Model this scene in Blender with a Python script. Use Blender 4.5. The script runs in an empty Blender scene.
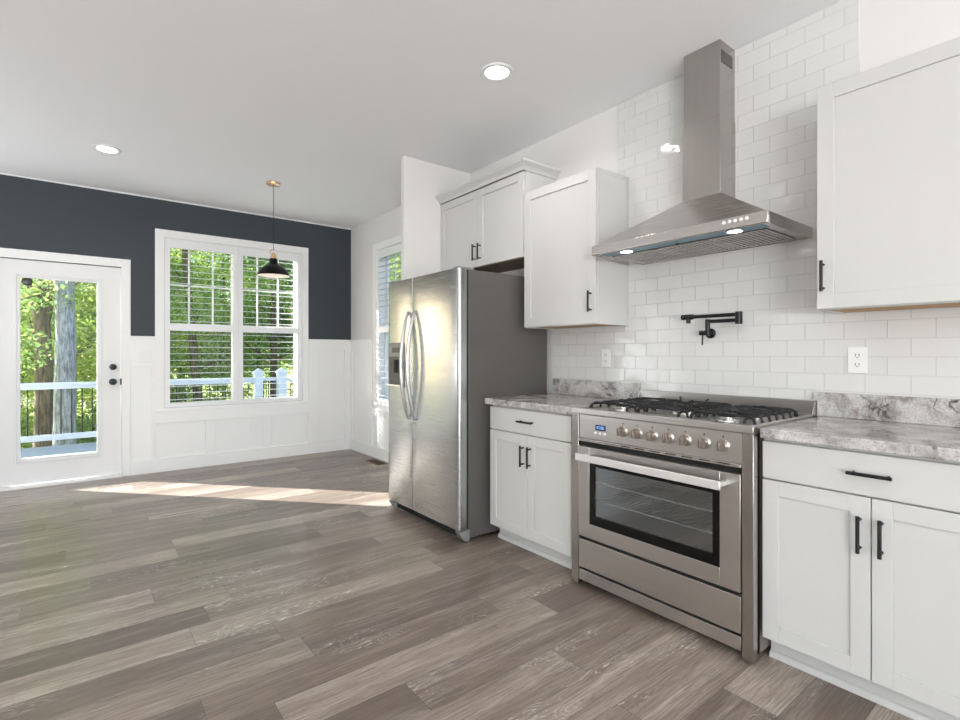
import bpy, bmesh, math, random
import numpy as np
from mathutils import Vector, Matrix
R = math.radians
scn = bpy.context.scene
COL = scn.collection
random.seed(7)

# ------------------------------------------------------------------ camera, sky, sun, lights, exposure
cam_d = bpy.data.cameras.new('camera'); cam = bpy.data.objects.new('camera', cam_d); COL.objects.link(cam)
cam_d.sensor_width = 36.0; cam_d.lens = 508.94 / 960 * 36.0
cam_d.shift_x = (480 - 478.9) / 960; cam_d.shift_y = (354.2 - 360) / 960
cam.location = (-2.7035, 0, 1.199); cam.rotation_euler = (R(90), 0, -0.6634)
cam_d.clip_start = 0.05; cam_d.clip_end = 300
scn.camera = cam
scn.view_settings.view_transform = 'Standard'; scn.view_settings.look = 'None'
scn.view_settings.gamma = 1.0; scn.view_settings.use_curve_mapping = False
scn.view_settings.exposure = 0.05
scn.cycles.use_denoising = True
scn.cycles.max_bounces = 10; scn.cycles.diffuse_bounces = 5; scn.cycles.glossy_bounces = 4
scn.cycles.transparent_max_bounces = 16; scn.cycles.sample_clamp_indirect = 6.0

world = bpy.data.worlds.new('sky'); scn.world = world; world.use_nodes = True
wn = world.node_tree.nodes; wl = world.node_tree.links
bg = wn['Background']; sk = wn.new('ShaderNodeTexSky'); sk.sky_type = 'NISHITA'; sk.sun_disc = False
sk.sun_elevation = R(27.5); sk.sun_rotation = R(-42); sk.air_density = 1.0; sk.dust_density = 2.0
wl.new(sk.outputs[0], bg.inputs[0]); bg.inputs[1].default_value = 0.55

SUN_DIR = Vector((1.0, -1.09, -0.79))
sd = bpy.data.lights.new('sun', 'SUN'); sd.energy = 28.0; sd.angle = R(0.6); sd.color = (1.0, 0.96, 0.91)
so = bpy.data.objects.new('sun', sd); COL.objects.link(so); so.rotation_euler = SUN_DIR.to_track_quat('-Z', 'Y').to_euler()
so.location = (-12, 18, 12)

def area(name, loc, direction, sx, sy, power, color=(1, 1, 1), shape='RECTANGLE', spread=180):
    d = bpy.data.lights.new(name, 'AREA'); d.shape = shape; d.size = sx
    if shape == 'RECTANGLE': d.size_y = sy
    d.energy = power; d.color = color; d.spread = R(spread)
    o = bpy.data.objects.new(name, d); COL.objects.link(o); o.location = loc
    o.rotation_euler = Vector(direction).to_track_quat('-Z', 'Z').to_euler(); return o
# fill lights added at invented openings behind and beside the camera
area('fill_left', (-6.30, -1.5, 1.1), (1, 0.45, 2.6), 2.6, 1.5, 20, (0.945, 0.975, 1.0))
area('fill_front_wide', (-5.15, -4.0, 1.1), (0.2, 1, 2.2), 2.0, 1.5, 445, (0.945, 0.975, 1.0))
area('fill_front_narrow', (-1.65, -4.0, 1.1), (-0.1, 1, 2.2), 1.1, 1.5, 95, (0.945, 0.975, 1.0))

area('fill_back_left', (-5.15, 6.1, 1.2), (0.35, -1, 2.0), 1.9, 1.9, 72, (0.945, 0.975, 1.0))  # added fill, set in front of the closed far-wall opening

# ------------------------------------------------------------------ materials
def mat(name, color=(0.8, 0.8, 0.8), rough=0.5, metal=0.0, spec=0.5, **kw):
    m = bpy.data.materials.new(name); m.use_nodes = True
    b = m.node_tree.nodes['Principled BSDF']
    b.inputs['Base Color'].default_value = (*color, 1); b.inputs['Roughness'].default_value = rough
    b.inputs['Metallic'].default_value = metal; b.inputs['Specular IOR Level'].default_value = spec
    for k, v in kw.items():
        k = k.replace('_', ' ')
        b.inputs[k].default_value = v
    return m
class NT:
    def __init__(s, m): s.m = m; s.t = m.node_tree; s.n = s.t.nodes; s.l = s.t.links; s.b = s.n.get('Principled BSDF')
    def new(s, t, **kw):
        o = s.n.new(t)
        for k, v in kw.items(): setattr(o, k, v)
        return o
    def set(s, sock, v):
        if isinstance(v, bpy.types.NodeSocket): s.l.new(v, sock)
        elif v is not None: sock.default_value = v
    def math(s, op, a, b=None, c=None):
        o = s.new('ShaderNodeMath', operation=op)
        for i, v in enumerate((a, b, c)): 
            if v is not None: s.set(o.inputs[i], v)
        return o.outputs[0]
    def pos(s):
        return s.new('ShaderNodeNewGeometry').outputs['Position']
    def sep(s, v):
        o = s.new('ShaderNodeSeparateXYZ'); s.l.new(v, o.inputs[0]); return o.outputs
    def comb(s, x, y, z=0.0):
        o = s.new('ShaderNodeCombineXYZ')
        for i, v in enumerate((x, y, z)): s.set(o.inputs[i], v)
        return o.outputs[0]
    def noise(s, vec, scale=1.0, detail=2.0, rough=0.5, dist=0.0):
        o = s.new('ShaderNodeTexNoise'); s.l.new(vec, o.inputs['Vector'])
        o.inputs['Scale'].default_value = scale; o.inputs['Detail'].default_value = detail
        o.inputs['Roughness'].default_value = rough; o.inputs['Distortion'].default_value = dist
        return o.outputs['Fac']
    def scale(s, v, sc):
        o = s.new('ShaderNodeVectorMath', operation='MULTIPLY'); s.l.new(v, o.inputs[0]); o.inputs[1].default_value = sc; return o.outputs[0]
    def mix(s, f, a, b, mode='MIX'):
        o = s.new('ShaderNodeMix', data_type='RGBA', blend_type=mode)
        s.set(o.inputs[0], f)
        for i, v in ((6, a), (7, b)):
            if isinstance(v, tuple) and len(v) == 3: v = (*v, 1)
            s.set(o.inputs[i], v)
        return o.outputs[2]
    def ramp(s, f, stops):
        o = s.new('ShaderNodeValToRGB'); s.l.new(f, o.inputs[0]); e = o.color_ramp.elements
        while len(e) < len(stops): e.new(0.5)
        for i, (p, c) in enumerate(stops):
            e[i].position = p; e[i].color = (*c, 1) if isinstance(c, tuple) else (c, c, c, 1)
        return o.outputs[0]
    def map(s, v, a, b, c=0.0, d=1.0):
        o = s.new('ShaderNodeMapRange'); s.l.new(v, o.inputs[0])
        for i, q in enumerate((a, b, c, d)): o.inputs[i + 1].default_value = q
        return o.outputs[0]
    def bump(s, h, strength=0.2, dist=0.01, normal=None):
        o = s.new('ShaderNodeBump'); s.l.new(h, o.inputs['Height'])
        o.inputs['Strength'].default_value = strength; o.inputs['Distance'].default_value = dist
        if normal is not None: s.l.new(normal, o.inputs['Normal'])
        return o.outputs[0]

def paint(name, color, rough=0.6, bump=0.04, sc=180, spec=0.35):
    m = mat(name, color, rough, spec=spec); t = NT(m)
    n = t.noise(t.pos(), sc, 3)
    t.l.new(t.bump(n, bump, 0.002), t.b.inputs['Normal'])
    big = t.noise(t.pos(), 1.3, 2)
    c = t.mix(t.map(big, 0.3, 0.7, 0, 0.05), color, tuple(x * 0.85 for x in color))
    t.l.new(c, t.b.inputs['Base Color'])
    return m

M = {}
M['wall'] = paint('warm_white_wall_paint', (0.75, 0.735, 0.715), 0.7)
M['ceiling'] = paint('ceiling_paint', (0.88, 0.885, 0.895), 0.85, 0.03)
M['navy'] = paint('dark_slate_wall_paint', (0.047, 0.055, 0.066), 0.6, 0.10, 120)
M['trim'] = paint('white_trim_paint', (0.87, 0.87, 0.865), 0.4, 0.01)
M['door'] = paint('white_door_paint', (0.82, 0.82, 0.825), 0.4, 0.01)
M['cab'] = paint('white_cabinet_paint', (0.60, 0.595, 0.58), 0.35, 0.012, 220, 0.5)
M['shutter'] = paint('white_shutter_paint', (0.84, 0.845, 0.85), 0.4, 0.005)
M['black'] = mat('matte_black_metal', (0.012, 0.012, 0.013), 0.38, 0.4)
M['gloss_black'] = mat('gloss_black_enamel', (0.004, 0.004, 0.004), 0.12, spec=0.3)
M['gap'] = mat('dark_gap', (0.006, 0.006, 0.006), 0.8)
M['cast'] = mat('cast_iron', (0.010, 0.010, 0.011), 0.4, spec=0.35)
M['brass'] = mat('aged_brass', (0.62, 0.42, 0.25), 0.3, 1.0)
M['chrome'] = mat('polished_metal', (0.72, 0.71, 0.69), 0.12, 1.0)
M['wood_edge'] = mat('raw_plywood_edge', (0.50, 0.30, 0.14), 0.6)
M['wood_dark'] = mat('stained_cabinet_underside', (0.24, 0.17, 0.12), 0.6)
M['plate'] = mat('white_plastic', (0.85, 0.85, 0.84), 0.3)
M['slot'] = mat('socket_slot', (0.03, 0.03, 0.03), 0.6)
M['film'] = mat('blue_protective_film', (0.06, 0.21, 0.31), 0.28)
M['filter_dark'] = mat('filter_recess', (0.03, 0.028, 0.026), 0.5, 0.5)
M['grey_plastic'] = mat('grey_plastic', (0.22, 0.22, 0.22), 0.4)
M['dark_plastic'] = mat('dark_plastic', (0.03, 0.03, 0.032), 0.3)
M['shade_white'] = mat('white_shade_lining', (0.9, 0.88, 0.85), 0.5)
M['vent_brown'] = mat('bronze_vent', (0.24, 0.15, 0.075), 0.45, 0.4)
M['composite_white'] = mat('white_vinyl_rail', (0.72, 0.76, 0.82), 0.5)
M['baluster'] = mat('dark_baluster', (0.012, 0.012, 0.014), 0.5, 0.3)
M['shade_black'] = mat('black_lamp_enamel', (0.003, 0.003, 0.003), 0.3, spec=0.2)
M['enamel'] = mat('oven_enamel', (0.34, 0.39, 0.40), 0.35)
M['rack'] = mat('oven_rack_wire', (0.75, 0.75, 0.72), 0.25, 0.9)

def emis(name, color, strength):
    m = mat(name, color, 0.5); b = m.node_tree.nodes['Principled BSDF']
    b.inputs['Emission Color'].default_value = (*color, 1); b.inputs['Emission Strength'].default_value = strength; return m
M['lamp'] = emis('lamp_lens', (1.0, 0.97, 0.92), 12)
M['hood_lamp'] = emis('hood_lamp_lens', (1.0, 0.98, 0.95), 14)
M['bulb'] = emis('warm_bulb', (1.0, 0.80, 0.62), 6)
M['digits'] = emis('blue_display_digits', (0.35, 0.55, 0.9), 0.6)
M['knob'] = mat('warm_steel_knob', (0.50, 0.46, 0.42), 0.3, 1.0)
M['knob_grip'] = mat('dark_bronze_grip', (0.19, 0.155, 0.13), 0.4, 0.7)
M['handle_satin'] = mat('satin_steel', (0.86, 0.85, 0.83), 0.5, 0.75)
M['display'] = mat('blue_display', (0.02, 0.05, 0.14), 0.2)

def steel(name, color, rough, axis, streak=0.10, wav=0.0, aniso=0.5):
    """brushed steel; axis = the direction the brush lines run along"""
    m = mat(name, color, rough, 1.0); t = NT(m); p = t.pos()
    s = [260.0, 260.0, 260.0]; s[axis] = 3.0
    n = t.noise(t.scale(p, tuple(s)), 1.0, 3)
    s2 = [26.0, 26.0, 26.0]; s2[axis] = 0.8
    n2 = t.noise(t.scale(p, tuple(s2)), 1.0, 3)
    t.l.new(t.map(n, 0.3, 0.7, rough - 0.015, rough + 0.03), t.b.inputs['Roughness'])
    f = t.math('MULTIPLY', t.map(n2, 0.3, 0.7, 0, 1), streak)
    t.l.new(t.mix(f, color, tuple(x * 0.75 for x in color)), t.b.inputs['Base Color'])
    nb = t.bump(n, 0.012, 0.001)
    if wav:
        w = t.noise(t.scale(p, (1.2, 1.3, 7.0)), 1.0, 1.0)
        nb = t.bump(w, wav, 0.02, nb)
    t.l.new(nb, t.b.inputs['Normal'])
    return m
M['steel_h'] = steel('brushed_steel_across', (0.62, 0.59, 0.57), 0.27, 1)
M['steel_range'] = steel('brushed_steel_range', (0.60, 0.575, 0.55), 0.32, 1, 0.2)
M['steel_v'] = steel('brushed_steel_upright', (0.46, 0.435, 0.41), 0.24, 2, 0.15)
M['steel_hood'] = steel('brushed_steel_hood', (0.54, 0.51, 0.485), 0.25, 1, 0.12)
M['steel_fridge'] = steel('brushed_steel_fridge', (0.45, 0.455, 0.46), 0.25, 1, 0.04, 0.10)
M['steel_bright'] = steel('bright_steel', (0.80, 0.79, 0.77), 0.22, 1, 0.05)
M['handle_grey'] = mat('satin_grey_handle', (0.46, 0.46, 0.455), 0.28, 1.0)
M['steel_plain'] = mat('plain_satin_steel', (0.46, 0.445, 0.43), 0.32, 1.0)
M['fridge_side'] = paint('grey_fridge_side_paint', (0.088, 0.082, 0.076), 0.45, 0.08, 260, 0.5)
M['range_side'] = mat('range_side_panel', (0.26, 0.22, 0.19), 0.35, 0.8)

def glass_mat(name, tint=(1, 1, 1), refl=0.08, rough=0.0):
    m = bpy.data.materials.new(name); m.use_nodes = True; t = NT(m); t.n.clear()
    tr = t.new('ShaderNodeBsdfTransparent'); tr.inputs[0].default_value = (*tint, 1)
    gl = t.new('ShaderNodeBsdfGlossy'); gl.inputs['Roughness'].default_value = rough
    lw = t.new('ShaderNodeLayerWeight'); lw.inputs[0].default_value = 0.5
    f = t.math('ADD', refl, t.math('MULTIPLY', t.math('POWER', lw.outputs['Facing'], 5.0), 0.7))
    mx = t.new('ShaderNodeMixShader'); t.l.new(f, mx.inputs[0]); t.l.new(tr.outputs[0], mx.inputs[1]); t.l.new(gl.outputs[0], mx.inputs[2])
    out = t.new('ShaderNodeOutputMaterial'); t.l.new(mx.outputs[0], out.inputs[0]); return m
M['glass'] = glass_mat('window_glass', (0.96, 0.98, 0.98), 0.03)
M['oven_glass'] = glass_mat('oven_glass', (0.80, 0.84, 0.86), 0.20, 0.03)

def floor_mat():
    m = mat('grey_oak_plank_floor', (0.3, 0.27, 0.25), 0.35, spec=0.42); t = NT(m); x, y, _ = t.sep(t.pos())
    PW, PL = 0.182, 1.22
    yr = t.math('DIVIDE', t.math('ADD', y, 20.03), PW); row = t.math('FLOOR', yr); fy = t.math('FRACT', yr)
    w1 = t.new('ShaderNodeTexWhiteNoise', noise_dimensions='1D'); t.l.new(row, w1.inputs['W'])
    xr = t.math('ADD', t.math('DIVIDE', t.math('ADD', x, 30.0), PL), t.math('MULTIPLY', w1.outputs[0], 1.0))
    col = t.math('FLOOR', xr); fx = t.math('FRACT', xr)
    w2 = t.new('ShaderNodeTexWhiteNoise', noise_dimensions='2D'); t.l.new(t.comb(row, col), w2.inputs['Vector'])
    rnd = w2.outputs['Value']; rs = t.sep(w2.outputs['Color'])
    ox = t.math('ADD', x, t.math('MULTIPLY', rs[0], 37.0)); oy = t.math('ADD', y, t.math('MULTIPLY', rs[1], 23.0))
    v = t.comb(ox, oy, t.math('MULTIPLY', rs[2], 9.0))
    # plank tone, long streaks, fine grain
    base = t.ramp(rnd, [(0.0, (0.168, 0.126, 0.100)), (0.42, (0.262, 0.203, 0.165)), (0.72, (0.385, 0.310, 0.256)), (1.0, (0.495, 0.412, 0.346))])
    st = t.noise(t.scale(v, (1.1, 13.0, 1.0)), 1.0, 5, 0.62, 0.3)
    c = t.mix(t.map(st, 0.30, 0.62, 0.6, 0.0), base, (0.150, 0.120, 0.103))
    c = t.mix(t.map(st, 0.50, 0.78, 0.0, 0.6), c, (0.47, 0.42, 0.385))
    fg = t.noise(t.scale(v, (7.0, 240.0, 1.0)), 1.0, 3, 0.6)
    c = t.mix(t.map(fg, 0.40, 0.60, 0.5, 0.0), c, (0.07, 0.055, 0.046))
    # limed cathedral grain: contour lines of a stretched noise, in patches
    cn = t.noise(t.scale(v, (2.2, 11.0, 1.0)), 1.0, 2, 0.5, 0.6)
    ln = t.math('ABSOLUTE', t.math('SUBTRACT', t.math('FRACT', t.math('MULTIPLY', cn, 26.0)), 0.5))
    line = t.map(ln, 0.0, 0.16, 1.0, 0.0)
    patch = t.map(t.noise(t.scale(v, (1.3, 4.5, 1.0)), 1.0, 1.5), 0.56, 0.66, 0.0, 1.0)
    brk = t.map(t.noise(t.scale(v, (28.0, 90.0, 1.0)), 1.0, 2), 0.42, 0.6, 0.0, 1.0)
    lm = t.math('MULTIPLY', t.math('MULTIPLY', line, patch), t.math('MULTIPLY', brk, 1.0))
    c = t.mix(lm, c, (0.72, 0.68, 0.63))
    dk = t.math('MULTIPLY', t.map(ln, 0.34, 0.5, 0.0, 0.30), t.map(cn, 0.35, 0.6, 0.2, 1.0))
    c = t.mix(dk, c, (0.08, 0.065, 0.057))
    # joints
    ey = t.math('MINIMUM', fy, t.math('SUBTRACT', 1.0, fy)); ex = t.math('MINIMUM', fx, t.math('SUBTRACT', 1.0, fx))
    gy = t.map(ey, 0.0, 0.009, 1.0, 0.0); gx = t.map(ex, 0.0, 0.0016, 1.0, 0.0)
    g = t.math('MAXIMUM', gy, gx)
    c = t.mix(t.math('MULTIPLY', g, 0.65), c, (0.035, 0.028, 0.025))
    t.l.new(c, t.b.inputs['Base Color'])
    t.l.new(t.map(st, 0.3, 0.7, 0.34, 0.26), t.b.inputs['Roughness'])
    h = t.math('SUBTRACT', t.math('MULTIPLY', fg, 0.25), g)
    t.l.new(t.bump(h, 0.12, 0.002), t.b.inputs['Normal'])
    return m
M['floor'] = floor_mat()

def granite_mat():
    m = mat('grey_veined_granite', (0.5, 0.48, 0.46), 0.13); t = NT(m); p = t.pos()
    w = t.new('ShaderNodeVectorMath', operation='ADD')
    nz = t.new('ShaderNodeTexNoise'); t.l.new(p, nz.inputs['Vector']); nz.inputs['Scale'].default_value = 5; nz.inputs['Detail'].default_value = 4
    t.l.new(p, w.inputs[0]); t.l.new(t.scale(nz.outputs['Color'], (0.22, 0.22, 0.22)), w.inputs[1]); q = w.outputs[0]
    cloud = t.noise(q, 9.0, 6, 0.65)
    c = t.ramp(cloud, [(0.30, (0.14, 0.125, 0.12)), (0.41, (0.31, 0.29, 0.28)), (0.52, (0.50, 0.485, 0.475)), (0.70, (0.66, 0.65, 0.635))])
    sp = t.noise(p, 190.0, 3, 0.7)
    c = t.mix(t.map(sp, 0.55, 0.68, 0.0, 0.75), c, (0.11, 0.10, 0.10))
    c = t.mix(t.map(sp, 0.30, 0.42, 0.5, 0.0), c, (0.80, 0.79, 0.77))
    vn = t.noise(t.scale(q, (3.4, 3.4, 5.0)), 1.0, 4, 0.55, 0.4)
    ln = t.math('ABSOLUTE', t.math('SUBTRACT', vn, 0.5))
    brk = t.map(t.noise(p, 8.0, 2), 0.42, 0.6, 0.0, 1.0)
    c = t.mix(t.math('MULTIPLY', t.map(ln, 0.0, 0.016, 1.0, 0.0), brk), c, (0.05, 0.04, 0.042))
    blot = t.noise(q, 17.0, 3)
    c = t.mix(t.map(blot, 0.60, 0.72, 0.0, 0.7), c, (0.20, 0.14, 0.125))
    t.l.new(c, t.b.inputs['Base Color']); return m
M['granite'] = granite_mat()

def tile_mat():
    m = mat('white_subway_tile', (0.80, 0.80, 0.79), 0.07, spec=0.35); t = NT(m); x, y, z = t.sep(t.pos())
    u = t.math('ADD', y, 1.862); v = t.math('ADD', z, 0.078 * 20 - 1.032)
    br = t.new('ShaderNodeTexBrick'); t.l.new(t.comb(u, v), br.inputs['Vector'])
    br.offset = 0.5; br.offset_frequency = 2; br.squash = 1.0
    for k, q in (('Scale', 1.0), ('Mortar Size', 0.0013), ('Mortar Smooth', 0.3), ('Brick Width', 0.156), ('Row Height', 0.078), ('Bias', 0.0)):
        br.inputs[k].default_value = q
    br.inputs['Color1'].default_value = (0.70, 0.70, 0.688, 1); br.inputs['Color2'].default_value = (0.67, 0.67, 0.66, 1)
    br.inputs['Mortar'].default_value = (0.55, 0.545, 0.535, 1)
    t.l.new(br.outputs['Color'], t.b.inputs['Base Color'])
    t.l.new(t.map(br.outputs['Fac'], 0, 1, 0.07, 0.7), t.b.inputs['Roughness'])
    # every tile sits at its own slight tilt
    row = t.math('FLOOR', t.math('DIVIDE', v, 0.078))
    off = t.math('MULTIPLY', t.math('SUBTRACT', 1.0, t.math('MODULO', row, 2.0)), 0.078)
    col = t.math('FLOOR', t.math('DIVIDE', t.math('ADD', u, off), 0.156))
    wn_ = t.new('ShaderNodeTexWhiteNoise', noise_dimensions='2D'); t.l.new(t.comb(row, col), wn_.inputs['Vector'])
    r = t.sep(wn_.outputs['Color'])
    tilt = t.math('ADD', t.math('MULTIPLY', t.math('SUBTRACT', r[0], 0.5), t.math('MULTIPLY', y, 0.03)),
                  t.math('MULTIPLY', t.math('SUBTRACT', r[1], 0.5), t.math('MULTIPLY', z, 0.03)))
    wob = t.math('MULTIPLY', t.noise(t.pos(), 11.0, 1), 0.0022)
    n1 = t.bump(t.math('ADD', tilt, wob), 1.0, 1.0)
    n2 = t.bump(t.math('SUBTRACT', 1.0, br.outputs['Fac']), 0.5, 0.0012, n1)
    t.l.new(n2, t.b.inputs['Normal']); return m
M['tile'] = tile_mat()

def leaf_mat(name, c1, c2, trans=0.5):
    m = bpy.data.materials.new(name); m.use_nodes = True; t = NT(m); t.n.clear()
    g = t.new('ShaderNodeNewGeometry')
    c = t.mix(g.outputs['Random Per Island'], c1, c2)
    d = t.new('ShaderNodeBsdfDiffuse'); tr = t.new('ShaderNodeBsdfTranslucent')
    t.l.new(c, d.inputs[0]); t.l.new(c, tr.inputs[0])
    mx = t.new('ShaderNodeMixShader'); mx.inputs[0].default_value = trans
    t.l.new(d.outputs[0], mx.inputs[1]); t.l.new(tr.outputs[0], mx.inputs[2])
    o = t.new('ShaderNodeOutputMaterial'); t.l.new(mx.outputs[0], o.inputs[0]); return m
M['leaf_yellow'] = leaf_mat('yellow_green_leaves', (0.30, 0.44, 0.07), (0.74, 0.82, 0.28), 0.6)
M['leaf_green'] = leaf_mat('green_leaves', (0.12, 0.25, 0.07), (0.46, 0.58, 0.20), 0.55)
M['leaf_dark'] = leaf_mat('dark_green_leaves', (0.05, 0.13, 0.06), (0.24, 0.38, 0.16), 0.5)

def bark(name, a, b_):
    m = mat(name, a, 0.9); t = NT(m); p = t.pos()
    n = t.noise(t.scale(p, (28, 28, 5)), 1.0, 5, 0.7)
    t.l.new(t.mix(t.map(n, 0.4, 0.6), a, b_), t.b.inputs['Base Color'])
    t.l.new(t.bump(n, 0.8, 0.03), t.b.inputs['Normal']); return m
M['bark_grey'] = bark('grey_bark', (0.15, 0.15, 0.18), (0.42, 0.43, 0.50))
M['bark_brown'] = bark('brown_bark', (0.06, 0.045, 0.03), (0.20, 0.15, 0.10))
M['lawn'] = (lambda m: m)(mat('lawn', (0.3, 0.4, 0.08), 0.9)); _t = NT(M['lawn'])
_t.l.new(_t.ramp(_t.noise(_t.pos(), 3.0, 6, 0.7), [(0.35, (0.10, 0.17, 0.03)), (0.6, (0.42, 0.48, 0.14))]), _t.b.inputs['Base Color'])
def deck_mat():
    m = mat('blue_grey_deck_boards', (0.3, 0.35, 0.42), 0.55); t = NT(m); x, y, z = t.sep(t.pos())
    f = t.math('FRACT', t.math('DIVIDE', y, 0.14)); g = t.map(t.math('MINIMUM', f, t.math('SUBTRACT', 1.0, f)), 0.0, 0.03, 1.0, 0.0)
    n = t.noise(t.scale(t.pos(), (2, 40, 2)), 1.0, 4)
    c = t.mix(n, (0.24, 0.29, 0.36), (0.42, 0.48, 0.56)); c = t.mix(g, c, (0.04, 0.05, 0.06))
    t.l.new(c, t.b.inputs['Base Color']); return m
M['deck'] = deck_mat()

# ------------------------------------------------------------------ builders
class MB:
    """collects shapes in world coordinates; build() links them as one mesh object"""
    def __init__(s): s.bm = bmesh.new()
    def box(s, x0, x1, y0, y1, z0, z1):
        x0, x1 = sorted((x0, x1)); y0, y1 = sorted((y0, y1)); z0, z1 = sorted((z0, z1))
        v = [s.bm.verts.new(p) for p in ((x0, y0, z0), (x1, y0, z0), (x1, y1, z0), (x0, y1, z0), (x0, y0, z1), (x1, y0, z1), (x1, y1, z1), (x0, y1, z1))]
        for f in ((3, 2, 1, 0), (4, 5, 6, 7), (0, 1, 5, 4), (1, 2, 6, 5), (2, 3, 7, 6), (3, 0, 4, 7)): s.bm.faces.new([v[i] for i in f])
        return s
    def poly(s, pts):
        s.bm.faces.new([s.bm.verts.new(p) for p in pts]); return s
    def prism(s, pts, a, b):
        """pts: list of (p,q); a,b: functions mapping (p,q)->xyz for the two ends"""
        A = [s.bm.verts.new(a(*p)) for p in pts]; B = [s.bm.verts.new(b(*p)) for p in pts]; n = len(pts)
        s.bm.faces.new(A[::-1]); s.bm.faces.new(B)
        for i in range(n): s.bm.faces.new((A[i], A[(i + 1) % n], B[(i + 1) % n], B[i]))
        return s
    def hull8(s, lo, hi):
        v = [s.bm.verts.new(p) for p in list(lo) + list(hi)]
        for f in ((3, 2, 1, 0), (4, 5, 6, 7), (0, 1, 5, 4), (1, 2, 6, 5), (2, 3, 7, 6), (3, 0, 4, 7)): s.bm.faces.new([v[i] for i in f])
        return s
    def tube(s, pts, r, seg=12, ell=None, cap=True):
        pts = [Vector(p) for p in pts]; n = len(pts); rings = []
        rr = r if isinstance(r, (list, tuple)) else [r] * n
        up0 = None
        for i, p in enumerate(pts):
            d = (pts[min(i + 1, n - 1)] - pts[max(i - 1, 0)]).normalized()
            if up0 is None: up0 = Vector((0, 0, 1)) if abs(d.z) < 0.9 else Vector((0, 1, 0))
            a = d.cross(up0).normalized(); b = a.cross(d).normalized(); up0 = b
            e = ell or (1, 1)
            rings.append([s.bm.verts.new(p + a * (math.cos(2 * math.pi * k / seg) * rr[i] * e[0]) + b * (math.sin(2 * math.pi * k / seg) * rr[i] * e[1])) for k in range(seg)])
        for i in range(n - 1):
            for k in range(seg):
                s.bm.faces.new((rings[i][k], rings[i][(k + 1) % seg], rings[i + 1][(k + 1) % seg], rings[i + 1][k]))
        if cap: s.bm.faces.new(rings[0][::-1]); s.bm.faces.new(rings[-1])
        return s
    def lathe(s, c, prof, axis=(0, 0, 1), seg=32, close=False):
        """prof: (radius, height along axis)"""
        ax = Vector(axis).normalized(); a = ax.orthogonal().normalized(); b = ax.cross(a); c = Vector(c); rings = []
        for r, h in prof:
            if r < 1e-6: rings.append([s.bm.verts.new(c + ax * h)])
            else: rings.append([s.bm.verts.new(c + ax * h + (a * math.cos(2 * math.pi * k / seg) + b * math.sin(2 * math.pi * k / seg)) * r) for k in range(seg)])
        for i in range(len(rings) - 1):
            A, B = rings[i], rings[i + 1]
            for k in range(seg):
                k2 = (k + 1) % seg
                if len(A) == 1 and len(B) == 1: continue
                if len(A) == 1: s.bm.faces.new((A[0], B[k2], B[k]))
                elif len(B) == 1: s.bm.faces.new((A[k], A[k2], B[0]))
                else: s.bm.faces.new((A[k], A[k2], B[k2], B[k]))
        return s
    def build(s, name, m, parent=None, bevel=0.0, smooth=True, angle=35, seg=2, fix=True):
        if fix: bmesh.ops.recalc_face_normals(s.bm, faces=s.bm.faces)
        me = bpy.data.meshes.new(name)
        if parent is None:
            vs = s.bm.verts; lo = Vector((min(v.co.x for v in vs), min(v.co.y for v in vs), min(v.co.z for v in vs))); hi = Vector((max(v.co.x for v in vs), max(v.co.y for v in vs), max(v.co.z for v in vs)))
            org = Vector(((lo.x + hi.x) / 2, (lo.y + hi.y) / 2, lo.z))
        else: org = WORLD[parent.name]
        bmesh.ops.translate(s.bm, verts=s.bm.verts, vec=-org)
        s.bm.to_mesh(me); s.bm.free()
        if smooth:
            me.shade_smooth(); me.set_sharp_from_angle(angle=R(angle))
        o = bpy.data.objects.new(name, me); COL.objects.link(o); me.materials.append(m)
        if parent is None: o.location = org
        else: o.parent = parent
        WORLD[o.name] = org
        if bevel:
            b = o.modifiers.new('bevel', 'BEVEL'); b.width = bevel; b.segments = seg; b.limit_method = 'ANGLE'; b.angle_limit = R(40); b.harden_normals = False
        return o
WORLD = {}
def tag(o, label=None, cat=None, group=None, kind=None):
    if label: o['label'] = label
    if cat: o['category'] = cat
    if group: o['group'] = group
    if kind: o['kind'] = kind
    return o
def thing(name, loc, label, cat, group=None, kind=None):
    o = bpy.data.objects.new(name, None); COL.objects.link(o); o.location = loc; o.empty_display_size = 0.1
    WORLD[o.name] = Vector(loc); return tag(o, label, cat, group, kind)
def lab(o, l): o['label'] = l; return o
def struct(o, label=None, cat=None): return tag(o, label, cat, kind='structure')

H = 2.79; YW = 6.10; XL = -6.3; YF = -4.0
# ------------------------------------------------------------------ room shell
struct(MB().box(XL - .15, 0.15, YF - .15, YW + .15, -0.12, 0.0).build('floor', M['floor'], smooth=False), 'grey brown oak plank floor', 'floor')
struct(MB().box(XL - .15, 0.15, YF - .15, YW + .15, H, H + 0.12).build('ceiling', M['ceiling'], smooth=False), 'flat white ceiling', 'ceiling')
# back wall (navy above the rail) with door, window and added fill-light openings
DX0, DX1, DZ = -3.315, -2.39, 2.052      # door opening
WX0, WX1, WZ0, WZ1 = -2.035, -0.622, 0.645, 2.395   # window opening
b = MB()
b.box(XL, -6.1, YW, YW + .15, 0, H).box(-6.1, -4.2, YW, YW + .15, 0, .35).box(-6.1, -4.2, YW, YW + .15, 2.35, H).box(-4.2, DX0, YW, YW + .15, 0, H).box(DX0, DX1, YW, YW + .15, DZ, H).box(DX1, WX0, YW, YW + .15, 0, H)
b.box(WX0, WX1, YW, YW + .15, 0, WZ0).box(WX0, WX1, YW, YW + .15, WZ1, H).box(WX1, 0.15, YW, YW + .15, 0, H)
struct(b.build('wall_back', M['navy'], smooth=False), 'dark slate painted wall above white wainscot', 'wall')
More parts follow.
